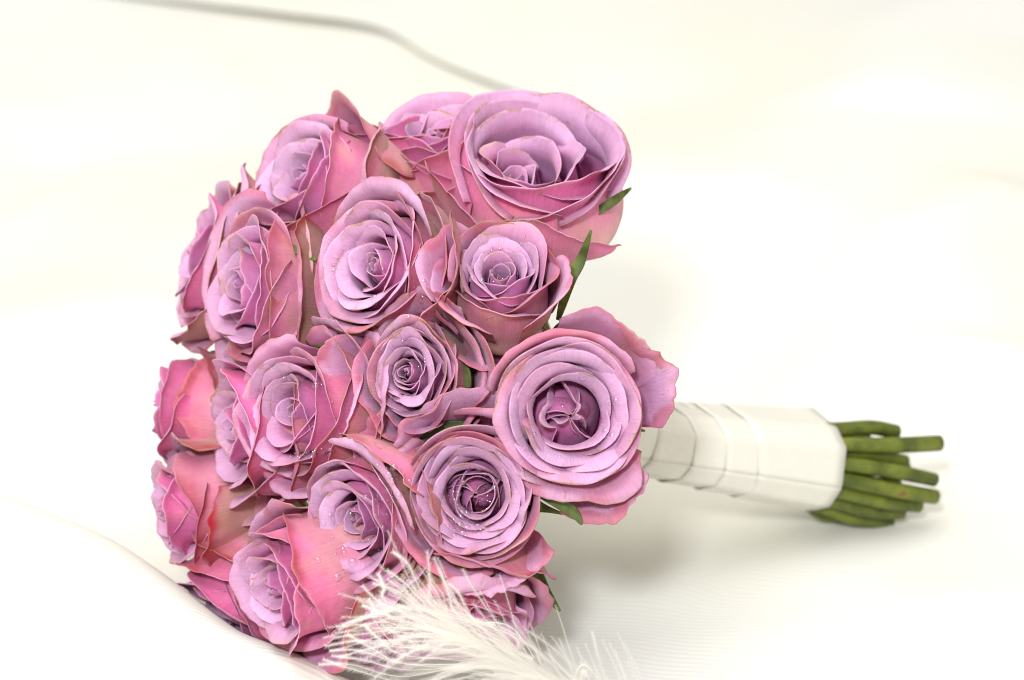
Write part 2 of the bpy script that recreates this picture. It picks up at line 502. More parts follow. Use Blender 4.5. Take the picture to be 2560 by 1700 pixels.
def add_petal(rng, root, p, s, guard, tint, nu, nv, name="petal"):
    P, U, VO, top = petal_grid(rng, p, nu, nv)
    P[..., 0] *= p.get('sx', 1.0); P[..., 1] *= p.get('sy', 1.0)
    P = P + np.array([p.get('ox', 0), p.get('oy', 0), 0]) * sstep(0.0, 0.5, VO)[..., None]
    rel = VO / top
    th = 0.00065 * (0.5 + 0.5 * sstep(1.0, 0.85, np.maximum(rel, np.abs(U))))
    verts, faces = shell(P, th)
    ci, co = petal_pigment(rng, U, VO, top, s, guard, tint)
    # the grid normal (du x dv) points away from the axis or toward it; find out which at the middle
    n = grid_normals(P)
    m = (P.shape[0] // 2, P.shape[1] // 2)
    radial = P[m].copy(); radial[2] = 0
    out_front = n[m].dot(radial) > 0
    a, b = (co, ci) if out_front else (ci, co)
    col = np.concatenate([a.reshape(-1, 4), b.reshape(-1, 4)])
    uv = np.stack([U.ravel() + s * 7.3, VO.ravel(), np.full(U.size, p['phi0'])], -1)
    return mesh_obj(name, verts, faces, M_PETAL, root, True, col, np.concatenate([uv, uv]))

def frame_from_axis(axis):
    z = axis / np.linalg.norm(axis)
    y = UP - z * UP.dot(z)
    if np.linalg.norm(y) < 0.15:
        y = -FWD - z * (-FWD).dot(z)
    y /= np.linalg.norm(y)
    x = np.cross(y, z)
    return x, y, z

ROSES = []

def rose(label, px, py, d, face, R=0.025, H=0.05, n=26, cup=0.0, seed=1, spin=0.0, pink=0.3, old=0.4, rimcurl=55.0,
         guards=4, gcurl=10.0, extra=(), sx=1.0, sy=1.0, core=1.0, cox=0.0, coy=0.0, corescale=1.0, wave=1.0, res=1.0, power=0.8, open_=0.0, corelim=0.6, heart=0, heart_r=0.4, vert=0.0, wide=1.0, bowl=False):
    R = R * 0.90
    rng = np.random.default_rng(seed)
    f = np.array(face, float)
    axis = f[0] * RIGHT + f[1] * UP - f[2] * FWD
    x, y, z = frame_from_axis(axis)
    rim = at(px, py, d)
    base = rim - z * H
    Mx = np.eye(4)
    Mx[:3, 0], Mx[:3, 1], Mx[:3, 2], Mx[:3, 3] = x, y, z, base
    root = empty("rose", Mx)
    tag(root, label, "rose", "lilac roses tied into the bouquet")
    tint = dict(pink=pink, old=old)
    gold = math.radians(137.5)
    field = SineNoise(rng, 3, 1.3, 9)
    for i in range(n):
        s = i / (n - 1)
        Ri = R * (0.07 + 0.93 * s ** power)
        cs = 1.0
        if s < corelim:
            cs = corescale + (1 - corescale) * sstep(corelim - 0.25, corelim, s)
        hi = H * (1.0 - cup * (1 - s) ** 1.3 * 0.42 - (0.20 - 0.06 * cup) * s ** 3 * rng.uniform(0.4, 1.2))
        tight = (1 - s)
        p = dict(R=Ri * cs * (1 + 0.008 * rng.normal()), H=hi * rng.uniform(0.97, 1.02), th0=28 + 25 * tight + 2 * rng.normal(),
                 thm=98 - (6 + 22 * open_) * s + 1.2 * rng.normal(), vb=0.42,
                 the=(102 - (102 - rimcurl) * sstep(0.05, 0.55, s) - (rimcurl - 12) * sstep(0.5, 1.0, s) * rng.uniform(0.1, 1.0)),
                 vc=0.72 + 0.10 * rng.uniform(0, 1), curlvar=12 * s + 4, sideroll=0.4 * s,
                 alpha=(1.26 + 1.0 * tight ** 2.2) * wide, round=0.16 + 0.05 * rng.uniform(), tip=0.035 * rng.uniform(), rag=0.010 + 0.004 * s,
                 spiral=0.0006, field=field, fieldamp=0.0016 * wave, Rmax=R, wave=wave * (0.0005 + 0.0010 * s), wrap=1.0, tilt=0.0,
                 phi0=spin + i * gold + 0.12 * rng.normal(), sx=sx, sy=sy,
                 ox=cox * (1 - s) ** 0.8, oy=coy * (1 - s) ** 0.8, twist=0.25 * tight)
        p['roll'] = 1.1 * sstep(0.15, 0.6, s)
        p['the'] += min(0.9, vert + 0.42) * (90 - p['the'])
        if i < heart:      # furled heart: petals closing over each other in a little dome
            q = (i + 1) / heart
            p.update(R=R * heart_r * (0.30 + 0.70 * q), thm=97, the=146 - 36 * q, vc=0.50 + 0.08 * q, alpha=1.7 - 0.6 * q, sideroll=0.15,
                     H=H * (1 - 0.30 * cup) * (1.04 - 0.10 * q), curlvar=14, spiral=0.0030, twist=0.7, round=0.2, roll=1.0, wave=0.0011)
        elif heart:
            p['R'] = R * (heart_r + (1 - heart_r) * (0.10 + 0.90 * (s - heart / n) / (1 - heart / n)) ** power)
        if bowl:           # small off-centre rosette at the bottom of a wide empty cup
            if s < 0.62:
                p.update(R=R * (0.05 + 0.68 * (s / 0.62) ** 1.25), H=H * (0.56 + 0.32 * (s / 0.62) ** 1.5), alpha=1.26 + 0.6 * tight, roll=0.9 * s / 0.62, ox=cox * (1 - 0.75 * s / 0.62), oy=coy * (1 - 0.75 * s / 0.62))
            else:
                p.update(R=R * (0.84 + 0.16 * (s - 0.62) / 0.38), ox=0.0, oy=0.0)
        big = s > 0.3
        add_petal(rng, root, p, max(s, 0.42) if i < heart else s, 0.75 * old * float(sstep(0.68, 0.95, s)), tint, int((37 if s > 0.5 else 27 if big else 21) * res) | 1, int((26 if big else 19) * res))
    for g in range(guards):
        p = dict(R=R * (1.06 + 0.03 * g), H=H * rng.uniform(0.64, 0.86), th0=22 + 6 * rng.normal(), thm=80 + 6 * rng.normal(), vb=0.42,
                 the=gcurl + 25 * rng.normal(), vc=0.66 + 0.1 * rng.uniform(), curlvar=24, roll=0.9, sideroll=0.15, alpha=0.95 + 0.2 * rng.uniform(),
                 round=0.2, tip=0.05 * rng.uniform(), rag=0.035, spiral=0.0004, field=field, fieldamp=0.0016 * wave, Rmax=R, wave=0.0022 * wave, wrap=0.9, tilt=math.radians(rng.uniform(-2, 4)),
                 phi0=spin + 1.0 + g * 2 * math.pi / guards * 1.0 + 0.3 * rng.normal(), sx=sx, sy=sy)
        add_petal(rng, root, p, 1.0, 0.55 + 0.45 * old, tint, int(39 * res) | 1, int(25 * res))
    for e in extra:   # hand-set outer petals: azimuth (deg, screen right = 0, up = 90), tilt, length factor, curl, width
        az, tilt, ln, curl, wd = e[:5]
        gd = e[5] if len(e) > 5 else 0.8
        p = dict(R=R * 1.10, H=H * ln, th0=22, thm=78, vb=0.42, the=curl, vc=0.6, curlvar=16, sideroll=0.1, alpha=wd, round=0.2, roll=0.8,
                 tip=0.04, rag=0.04, spiral=0.0008, wave=0.0024, wrap=0.8, tilt=math.radians(tilt), phi0=math.radians(az))
        add_petal(rng, root, p, 1.0, gd, tint, int(41 * res) | 1, int(27 * res))
    # calyx: hip and sepals
    zz = np.linspace(0, 1, 9)
    hip = np.stack([0 * zz, 0 * zz, -0.013 + 0.016 * zz], -1)
    hr = 0.0032 + 0.0042 * np.sin(zz * math.pi * 0.75)
    v, fc = tube(hip, hr, 12)
    calyx = mesh_obj("calyx", v, fc, M_SEPAL, root)
    for k in range(5):
        P = []
        nn, mm = 14, 5
        bend = rng.uniform(0.4, 1.7)
        L0 = rng.uniform(0.026, 0.036)
        ang = spin + 0.4 + k * 2 * math.pi / 5 + 0.2 * rng.normal()
        th = 0.15
        rr, zc = 0.0055, 0.0
        for j in range(nn):
            t = j / (nn - 1)
            w = 0.0042 * (1 - t) ** 0.8 * (0.75 + 0.6 * math.sin(min(t * 4, math.pi))) + 0.00015
            row = []
            for q in range(mm):
                uu = q / (mm - 1) * 2 - 1
                row.append([rr + 0.0008 * uu * uu, uu * w, zc])
            P.append(row)
            a = 0.25 + (0.3 - bend * 1.3 * t)
            rr += math.cos(a) * L0 / nn; zc += math.sin(a) * L0 / nn
        P = np.array(P)
        ca, sa = math.cos(ang), math.sin(ang)
        P = np.stack([P[..., 0] * ca - P[..., 1] * sa, P[..., 0] * sa + P[..., 1] * ca, P[..., 2]], -1)
        v, fc = shell(P, np.full(P.shape[:2], 0.0004))
        mesh_obj("sepal", v, fc, M_SEPAL, calyx)
    ROSES.append((root, Mx, base, z, seed))
    return root
#@@ROSELIST
# ------------------------------------------------------------------ the roses
rose("wide open lilac rose with deep cup and hot pink outer petals crowning the bouquet",
     1358, 312, 1.135, (0.08, 0.76, 0.65), R=0.0375, H=0.052, n=20, cup=0.8, seed=11, spin=0.4, pink=0.55, old=0.25, rimcurl=62, guards=0,
     gcurl=30, cox=-0.013, coy=-0.004, corescale=1.0, extra=[(-95, 1, 0.72, 86, 0.85, 0.3), (-150, 1, 0.7, 86, 0.8, 0.5)], power=0.06, corelim=0.45, vert=0.55, wide=1.3, bowl=True, wave=2.2)
rose("half open lilac rose pressed against the wide cupped rose at the top",
     1075, 285, 1.165, (-0.10, 0.84, 0.50), R=0.024, H=0.054, n=18, cup=0.4, seed=12, spin=1.1, pink=0.45, old=0.35, rimcurl=70, guards=2, gcurl=80, vert=0.4)
rose("lilac rose tipped up to the side with broad pink and cream outer petals",
     695, 400, 1.15, (-0.72, 0.44, 0.54), R=0.029, H=0.055, n=18, cup=0.5, seed=13, spin=2.0, pink=0.5, old=0.45, rimcurl=60, guards=4, gcurl=55, vert=0.3)
rose("creased lilac rose with crumpled petals pointing sideways above the closed hot pink bud",
     560, 705, 1.135, (-0.78, 0.14, 0.61), R=0.027, H=0.055, n=22, cup=0.2, seed=14, spin=0.2, pink=0.35, old=0.7, rimcurl=75, guards=4, gcurl=45,
     wave=1.9, extra=[(-50, 34, 0.8, 60, 0.85, 1.0), (-95, 14, 0.85, 50, 0.9, 0.6)], sx=0.85, vert=0.3)
rose("round dewy lilac rose with red edged outer petals above the small tight rose",
     885, 640, 1.098, (-0.55, 0.22, 0.80), R=0.0232, H=0.052, n=22, cup=0.55, seed=15, spin=0.9, pink=0.4, old=0.5, rimcurl=62, guards=3, gcurl=60,
     extra=[(5, 14, 1.02, 80, 0.75, 0.9), (-35, 10, 0.9, 60, 0.7, 0.6), (-110, 26, 0.85, 20, 0.8, 1.0)], sy=1.1, vert=0.25)
rose("upright lilac rosebud with dark purple heart and long dusty pink outer petals",
     1250, 640, 1.085, (0.0, 0.56, 0.83), R=0.0185, H=0.050, n=20, cup=0.55, seed=16, spin=2.6, pink=0.15, old=0.75, rimcurl=88, guards=2, gcurl=70,
     extra=[(-100, 20, 0.62, 30, 0.8, 1.0), (-20, 4, 0.95, 60, 1.0, 0.8), (160, 6, 0.95, 50, 0.9, 0.8)], vert=0.7)
rose("small tight lilac rose with creased oval heart and tan and red outer petals",
     1020, 935, 1.080, (-0.22, 0.06, 0.97), R=0.019, H=0.050, n=28, cup=0.25, seed=17, spin=0.5, pink=0.2, old=1.0, rimcurl=80, guards=5, gcurl=55,
     sx=0.85, sy=1.08, wave=1.3, cox=-0.003, coy=0.001, vert=0.8, extra=[(10, 8, 0.92, 75, 0.9, 0.9), (-80, 10, 0.9, 70, 1.0, 0.9), (175, 18, 0.95, 60, 0.7, 1.0), (75, 10, 0.96, 70, 0.6, 1.0)])
rose("large fully open lilac rose hiding the start of the ribbon, with flared pink outer petals",
     1437, 1040, 1.068, (0.10, 0.02, 1.0), R=0.0268, H=0.050, n=26, cup=0.8, seed=18, spin=0.7, pink=0.3, old=0.45, rimcurl=60, guards=2, gcurl=20,
     extra=[(58, 8, 0.92, 50, 0.75, 0.6), (22, 8, 0.88, 45, 0.6, 0.7), (-65, 10, 0.84, 35, 0.6, 0.9)], corescale=0.8, power=0.62, heart=7, heart_r=0.5, vert=0.25)
rose("open lilac rose with many rings of petals and dewdrops round its dark centre",
     1180, 1245, 1.070, (-0.06, -0.02, 1.0), R=0.0255, H=0.050, n=36, cup=0.95, seed=19, spin=1.9, pink=0.15, old=0.8, rimcurl=75, guards=3, gcurl=20,
     extra=[(-75, 8, 0.84, 45, 0.8, 1.0), (105, 8, 0.86, 45, 0.95, 0.75), (155, 26, 0.95, 60, 0.6, 1.0)], power=0.85, heart=6, heart_r=0.3, vert=0.45)
rose("pink and lilac rose turned half sideways with a row of dewdrops along its lowest petal",
     672, 1025, 1.10, (-0.66, 0.05, 0.75), R=0.0245, H=0.056, n=19, cup=0.5, seed=20, spin=0.1, pink=0.6, old=0.3, rimcurl=58, guards=4, gcurl=50,
     extra=[(15, 16, 0.86, 40, 0.9, 0.45), (-25, 12, 0.8, 50, 0.8, 0.4), (60, 10, 0.85, 50, 0.8, 0.6)], vert=0.35)
rose("pink rose seen side on, squeezed behind the rose with the row of dewdrops",
     530, 1085, 1.135, (-0.93, -0.10, 0.35), R=0.0290, H=0.055, n=18, cup=0.3, seed=21, spin=1.3, pink=0.75, old=0.25, rimcurl=60, guards=3, gcurl=55, vert=0.35)
rose("closed hot pink rosebud sticking out of the side of the bouquet",
     385, 1003, 1.185, (-0.93, 0.14, 0.05), R=0.022, H=0.048, n=16, cup=0.0, seed=22, spin=0.6, pink=0.9, old=0.2, rimcurl=85, guards=4, gcurl=85, res=0.8)
rose("red edged pink rosebud with peach outer petals just above the cloth fold",
     385, 1285, 1.16, (-0.93, -0.18, 0.24), R=0.0225, H=0.050, n=18, cup=0.1, seed=23, spin=2.2, pink=0.8, old=0.6, rimcurl=80, guards=4, gcurl=70, res=0.9)
rose("oval lilac rose with small furled heart and droplets on its pink side",
     832, 1318, 1.082, (-0.56, -0.17, 0.81), R=0.0245, H=0.052, n=22, cup=0.6, seed=24, spin=0.3, pink=0.4, old=0.6, rimcurl=66, guards=2, gcurl=60,
     extra=[(-45, 4, 0.8, 80, 0.85, 0.9), (60, 6, 0.92, 80, 0.9, 0.5), (10, 8, 0.8, 70, 0.8, 0.7)], sx=0.9, sy=1.08, vert=0.3)
rose("brown edged lilac rose hanging down beside the cloth fold, with a hot pink side",
     632, 1490, 1.095, (-0.80, -0.28, 0.53), R=0.0275, H=0.055, n=20, cup=0.3, seed=25, spin=1.0, pink=0.75, old=0.6, rimcurl=70, guards=2, gcurl=60, wave=1.5, vert=0.3)
rose("pink rose lying face down behind the white feather, red edged petals showing",
     1165, 1632, 1.105, (0.10, -0.86, 0.45), R=0.0285, H=0.055, n=20, cup=0.2, seed=26, spin=0.3, pink=0.7, old=0.6, rimcurl=55, guards=4, gcurl=30,
     extra=[(70, 8, 0.85, 40, 0.9, 0.6)])
rose("dark pink rose under the oval rose, half covered by feather barbs",
     880, 1630, 1.112, (-0.20, -0.84, 0.48), R=0.0255, H=0.052, n=22, cup=0.2, seed=27, spin=1.5, pink=0.6, old=0.7, rimcurl=60, guards=4, gcurl=30)
rose("low pink rose whose petals reach out toward the cloth fold",
     550, 1570, 1.16, (-0.62, -0.66, 0.20), R=0.0265, H=0.052, n=18, cup=0.2, seed=28, spin=0.8, pink=0.7, old=0.4, rimcurl=60, guards=3, gcurl=50,
     extra=[(185, 24, 0.95, 50, 0.8, 0.4)], res=0.9)
rose("small pink rose at the underside of the bouquet with red petals",
     560, 1440, 1.21, (-0.80, -0.40, -0.10), R=0.021, H=0.048, n=14, cup=0.1, seed=29, spin=0.2, pink=0.8, old=0.7, rimcurl=65, guards=4, gcurl=50, res=0.8)
rose("bright pink rose mostly hidden at the back of the crown",
     950, 305, 1.19, (-0.30, 0.86, 0.05), R=0.029, H=0.05, n=16, cup=0.1, seed=30, spin=0.2, pink=0.8, old=0.3, rimcurl=60, guards=3, gcurl=75, res=0.85)
rose("pale lilac rose peeking over the half open rose at the crown",
     1180, 250, 1.205, (0.02, 0.88, 0.15), R=0.025, H=0.05, n=16, cup=0.1, seed=31, spin=0.9, pink=0.3, old=0.4, rimcurl=55, guards=4, gcurl=40, res=0.85)
rose("mauve rose whose petal tips rise behind the rose tipped up to the side",
     748, 320, 1.205, (-0.55, 0.76, 0.05), R=0.025, H=0.05, n=16, cup=0.1, seed=32, spin=1.9, pink=0.35, old=0.4, rimcurl=70, guards=2, gcurl=84, res=0.85)
rose("pink rose with wide spread peach petals behind the creased rose",
     465, 615, 1.19, (-0.84, 0.30, 0.20), R=0.029, H=0.046, n=14, cup=0.1, seed=33, spin=0.5, pink=0.7, old=0.6, rimcurl=50, guards=5, gcurl=25, res=0.9)
# ------------------------------------------------------------------ stems, gathered in the ribbon
HB = at(1450, 1078, 1.195)          # binding point behind the open rose
HE = at(2038, 1155, 1.258)          # where the stems leave the ribbon
HX = (HE - HB) / np.linalg.norm(HE - HB)
HU = np.array([0, 0, 1.0]) - HX * HX[2]; HU /= np.linalg.norm(HU)
HV = np.cross(HX, HU)               # sideways; sign fixed so that +HV looks to the camera
if HV.dot(FWD) > 0: HV = -HV
HLEN = np.linalg.norm(HE - HB)

rng = np.random.default_rng(5)
# slots in the bundle: (toward camera, up, length past the ribbon, drift up, drift camera)
slots = [(0.004, 0.0185, 0.034, -0.001, 0.0), (0.0125, 0.0145, 0.051, 0.005, 0.001), (0.009, 0.0095, 0.040, -0.002, 0.0), (0.0185, 0.0075, 0.050, -0.002, 0.001),
         (0.0205, 0.0005, 0.052, -0.001, 0.001), (0.0190, -0.0062, 0.047, 0.001, 0.0), (0.0150, -0.0122, 0.043, 0.002, 0.0),
         (0.0085, -0.0180, 0.044, 0.001, 0.001), (0.000, -0.0205, 0.024, 0.0, 0.0)]
for q in range(80):
    a_, r_ = q * 2.39996, 0.0034 * math.sqrt(q + 0.5)
    c_ = (r_ * math.cos(a_) - 0.002, r_ * math.sin(a_))
    if r_ > 0.0185: break
    if all((c_[0] - s_[0]) ** 2 + (c_[1] - s_[1]) ** 2 > 0.0054 ** 2 for s_ in slots):
        slots.append((c_[0], c_[1], rng.uniform(0.026, 0.046), rng.uniform(-0.002, 0.002), 0.0))
NV = 9
order = sorted(range(len(ROSES)), key=lambda i: -(ROSES[i][2] - HB).dot(HU))
vis = slots[:NV]; hid = slots[NV:]
assign = {}
front = sorted(order, key=lambda i: (ROSES[i][2] - HB).dot(-HV))[:NV]
front = sorted(front, key=lambda i: -(ROSES[i][2] - HB).dot(HU))
for k, i in enumerate(front): assign[i] = vis[k]
rest = [i for i in order if i not in front]
for k, i in enumerate(rest): assign[i] = hid[k % len(hid)]

def to_local(Mx, pts):
    inv = np.linalg.inv(Mx)
    return pts @ inv[:3, :3].T + inv[:3, 3]

for i, (root, Mx, base, z, seed) in enumerate(ROSES):
    cam_, up_, ln, du, dc = assign[i]
    off = HV * cam_ * 1.05 + HU * up_ * 1.12
    p0 = base - z * 0.008
    p1 = base - z * 0.030
    p2 = HB + off * 0.42 + HX * 0.01
    p3 = HB + HX * HLEN * 0.55 + off * 0.52
    p4 = HE + off * 0.80 - HX * 0.004
    p5 = HE + HX * ln * 0.55 + off * 1.03 + HU * du * 0.3 + HV * dc
    p6 = HE + HX * ln + off * 1.04 + HU * du + HV * dc
    path = catmull([p0, p1, p2, p3, p4, p5, p6], 40)
    r = 0.0031 + 0.0004 * rng.uniform() + 0.00015 * np.sin(np.linspace(0, 9, 40) + seed)
    path_l = to_local(Mx, path)
    v, f = tube(path_l, r, 10)
    st = mesh_obj("stem", v, f, M_STEM, root)
    n_ = v.shape[0] - 10
    ring = v[n_:]; cen = ring.mean(0); tdir = path_l[-1] - path_l[-2]; tdir = tdir / np.linalg.norm(tdir)
    disc = np.concatenate([cen + (ring - cen) * 0.86 + tdir * 0.0002, [cen + tdir * 0.0005]])
    mesh_obj("cut_face", disc, [(q_, (q_ + 1) % 10, 10) for q_ in range(10)], M_CUT, st)

# ------------------------------------------------------------------ loose sepals and leaves of particular roses
def blade(root_i, pts, width, mat, name, side=None, curl=0.25, serr=0.0):
    root, Mx = ROSES[root_i][0], ROSES[root_i][1]
    c = catmull(np.array(pts), 18)
    t = np.gradient(c, axis=0); t /= np.linalg.norm(t, axis=1, keepdims=True)
    view = -FWD if side is None else side
    b = np.cross(t, view); b /= np.linalg.norm(b, axis=1, keepdims=True)
    n = np.cross(b, t)
    tt = np.linspace(0, 1, 18)
    w = width * np.sin(np.clip(tt * 0.93 + 0.05, 0, 1) * math.pi) ** 0.8 * (1 - 0.35 * tt) + 0.0002
    P = []
    for uu in np.linspace(-1, 1, 9):
        k = 1 + serr * np.sin(tt * 60) * abs(uu) ** 4
        P.append(c + b * (uu * w * k)[:, None] + n * (curl * w * uu * uu)[:, None])
    P = to_local(Mx, np.array(P).transpose(1, 0, 2).reshape(-1, 3)).reshape(18, 9, 3)
    v, f = shell(P, np.full((18, 9), 0.0004))
    return mesh_obj(name, v, f, mat, root)

def idx(seed): return [r[4] for r in ROSES].index(seed)
blade(idx(11), [at(1480, 540, 1.14), at(1530, 505, 1.14), at(1578, 470, 1.135)], 0.0020, M_SEPAL, "sepal")
blade(idx(16), [at(1395, 800, 1.12), at(1425, 700, 1.115), at(1452, 650, 1.115), at(1478, 575, 1.11)], 0.0026, M_SEPAL, "sepal")
blade(idx(16), [at(1380, 860, 1.125), at(1410, 825, 1.12), at(1445, 808, 1.12)], 0.0040, M_SEPAL, "sepal")
blade(idx(19), [at(1345, 1235, 1.085), at(1395, 1255, 1.085), at(1435, 1282, 1.085), at(1455, 1312, 1.085)], 0.0026, M_SEPAL, "sepal")
blade(idx(26), [at(1335, 1400, 1.125), at(1358, 1470, 1.125), at(1400, 1528, 1.12)], 0.0026, M_SEPAL, "sepal")
blade(idx(14), [at(700, 610, 1.14), at(755, 630, 1.135), at(790, 650, 1.13)], 0.0018, M_SEPAL, "sepal")
blade(idx(17), [at(1120, 880, 1.105), at(1150, 930, 1.10), at(1175, 970, 1.10)], 0.0045, M_SEPAL, "sepal")
blade(idx(17), [at(960, 1125, 1.10), at(1040, 1095, 1.10), at(1140, 1065, 1.10), at(1225, 1075, 1.105)], 0.0028, M_LEAF, "leaf")
blade(idx(20), [at(780, 860, 1.13), at(830, 850, 1.125), at(870, 880, 1.12)], 0.0030, M_SEPAL, "sepal")
blade(idx(24), [at(1010, 1480, 1.12), at(1050, 1400, 1.115), at(1085, 1340, 1.11)], 0.0045, M_LEAF, "leaf")
blade(idx(24), [at(760, 1170, 1.13), at(800, 1185, 1.125), at(850, 1180, 1.12)], 0.0050, M_SEPAL, "sepal")
blade(idx(16), [at(1130, 760, 1.115), at(1145, 700, 1.11), at(1135, 640, 1.11)], 0.0040, M_LEAF, "sepal")
# dark leaves deep between the heads
rng = np.random.default_rng(77)
for k in range(16):
    i = int(rng.integers(0, len(ROSES)))
    root, Mx, base, z, seed = ROSES[i]
    o = base - z * rng.uniform(0.0, 0.02)
    t = rng.normal(size=3); t -= z * t.dot(z); t /= np.linalg.norm(t)
    o2 = o + t * 0.014 + z * 0.002
    o3 = o + t * 0.027 + z * 0.004
    if o3[2] < 0.012: continue
    blade(i, [o, o2, o3], 0.006, M_LEAF, "leaf", side=z, serr=0.06)

# ------------------------------------------------------------------ ribbon wound round the stems
HM = np.eye(4); HM[:3, 0], HM[:3, 1], HM[:3, 2], HM[:3, 3] = HX, HV, HU, HB
wrap = empty("ribbon_wrap", HM)
tag(wrap, "white satin ribbon wound in overlapping turns round the green stems", "ribbon")
rng = np.random.default_rng(41)
na, fine_n = 11, 72
starts = [0.004, 0.024, 0.043, 0.060, 0.078]
ends = [0.031, 0.050, 0.066, 0.090, HLEN]
ctl_ang = np.arange(na) * 2 * math.pi / na + 0.16 * rng.normal(size=na)
ctl_r = 0.0202 * (1 + 0.045 * rng.normal(size=na))
jr0 = 1 + 0.022 * rng.normal(size=(3, na))
for k in range(5):
    nr = 9
    t = np.linspace(0, 1, nr)
    tw = 0.02 * k
    jr = jr0 * (1 + 0.006 * rng.normal(size=(3, na)))
    rows = []
    aa = np.linspace(0, 2 * math.pi, fine_n + 1)
    for j in range(nr):
        wgt = np.array([max(0, 1 - 2 * t[j]), 1 - abs(2 * t[j] - 1), max(0, 2 * t[j] - 1)])
        cr_ = ctl_r * (wgt @ jr)
        px_, py_ = cr_ * np.cos(ctl_ang + tw), cr_ * np.sin(ctl_ang + tw)
        # straight chords over the stems, corners rounded a little
        order_ = np.arange(na + 1) % na
        seg = np.linspace(0, na, fine_n * 4, endpoint=False)
        i_ = seg.astype(int); f_ = seg - i_
        cx_ = px_[i_] * (1 - f_) + px_[(i_ + 1) % na] * f_
        cy_ = py_[i_] * (1 - f_) + py_[(i_ + 1) % na] * f_
        ker = np.hanning(11) ** 2; ker /= ker.sum()
        cx_ = np.convolve(np.concatenate([cx_[-5:], cx_, cx_[:5]]), ker, 'valid')[::4]
        cy_ = np.convolve(np.concatenate([cy_[-5:], cy_, cy_[:5]]), ker, 'valid')[::4]
        th_ = np.arctan2(cy_, cx_)
        x0 = starts[k] + (ends[k] - starts[k]) * t[j] + (0.005 * np.sin(th_ + 0.6 + 0.5 * k)) * (1.0 if k < 4 else 1 - 0.75 * t[j])
        taper = 0.68 + 0.40 * (x0 / HLEN) ** 1.15
        lip = 1 + 0.045 * (1 - t[j]) ** 1.5 + (0.006 * math.exp(-(t[j] / 0.12) ** 2))
        rows.append(np.stack([x0, cx_ * taper * lip, cy_ * taper * lip], -1))
    P = np.array(rows)
    P = np.concatenate([P, P[:, :1]], 1)
    v, f = shell(P, np.full(P.shape[:2], 0.0004))
    mesh_obj("ribbon_turn", v, f, M_RIBBON, wrap, smooth=True)

# ------------------------------------------------------------------ cloth
def seg_dist(X, Y, pts):
    """distance to polyline, signed side and parameter along it"""
    best = np.full(X.shape, 1e9); side = np.zeros(X.shape); par = np.zeros(X.shape)
    for i in range(len(pts) - 1):
        a, b = pts[i], pts[i + 1]
        ab = b - a
        t = np.clip(((X - a[0]) * ab[0] + (Y - a[1]) * ab[1]) / ab.dot(ab), 0, 1)
        qx, qy = a[0] + t * ab[0], a[1] + t * ab[1]
        d = np.hypot(X - qx, Y - qy)
        sg = np.sign(ab[0] * (Y - a[1]) - ab[1] * (X - a[0]))
        m = d < best
        best = np.where(m, d, best); side = np.where(m, sg, side); par = np.where(m, i + t, par)
    return best, side, par

def ground(px, py, z=0.0):
    c = -math.sin(PITCH) + (850.0 - py) * K * math.cos(PITCH)
    d = (z - CAM[2]) / c
    return at(px, py, d)[:2]

xs = np.concatenate([np.linspace(-1.9, -0.42, 60, endpoint=False), np.linspace(-0.42, 0.42, 290, endpoint=False), np.linspace(0.42, 1.9, 60)])
ys = np.concatenate([np.linspace(-1.0, -0.16, 40, endpoint=False), np.linspace(-0.16, 0.95, 330, endpoint=False), np.linspace(0.95, 2.4, 50)])
X, Y = np.meshgrid(xs, ys)
rng = np.random.default_rng(9)
Zc = np.zeros_like(X)
# long lazy folds
n1 = SineNoise(rng, 2, 6.0, 10); n2 = SineNoise(rng, 2, 13.0, 12)
near = sstep(0.30, 0.10, np.hypot(X + 0.03, Y + 0.0) )
amp = 1 - 0.9 * near
Zc += amp * (0.022 * n1(X * 0.7 + Y * 0.5, Y * 0.8 - X * 0.3) + 0.005 * n2(X * 0.6 + Y * 0.5, Y - 0.5 * X))
def ridge(pxs, h, w_front, w_back, z=0.0, fade=True):
    global Zc
    pts = [ground(a, b, z) for a, b in pxs]
    d, sd, par = seg_dist(X, Y, pts)
    w = np.where(sd > 0, w_back, w_front) * 1.25
    f = np.exp(-(d / w) ** 2)
    if fade:
        m = len(pts) - 1
        f = f * sstep(0, 0.25, par + 0.12) * sstep(m, m - 0.25, par - 0.12)
    Zc = Zc + 1.4 * h * f
ridge([(2560, 620), (2250, 800), (2120, 950), (2080, 1100)], 0.016, 0.03, 0.06)
ridge([(2560, 980), (2380, 1060), (2330, 1200), (2380, 1330)], 0.018, 0.03, 0.05)
ridge([(1480, 540), (1800, 560), (2050, 640), (2230, 760)], 0.014, 0.03, 0.09)
ridge([(0, 520), (350, 640), (480, 720)], 0.010, 0.03, 0.08)
ridge([(150, 960), (330, 880), (430, 900)], 0.014, 0.025, 0.05)
ridge([(0, 330), (300, 260), (650, 200)], 0.010, 0.06, 0.08)
ridge([(1980, 1345), (2150, 1372), (2300, 1500), (2480, 1690)], 0.016, 0.02, 0.045)
ridge([(1750, 1480), (1980, 1580), (2150, 1700)], 0.008, 0.02, 0.04)
ridge([(1320, 1560), (1500, 1500), (1720, 1430)], 0.006, 0.03, 0.04)
ridge([(2560, 60), (2300, 200), (2200, 420)], 0.016, 0.05, 0.08)
def blur(Z, n):
    for _ in range(n):
        Z = np.pad(Z, 1, mode='edge')
        Z = (Z[:-2] + 2 * Z[1:-1] + Z[2:]) / 4
        Z = (Z[:, :-2] + 2 * Z[:, 1:-1] + Z[:, 2:]) / 4
    return Z
Zc = blur(Zc, 28)
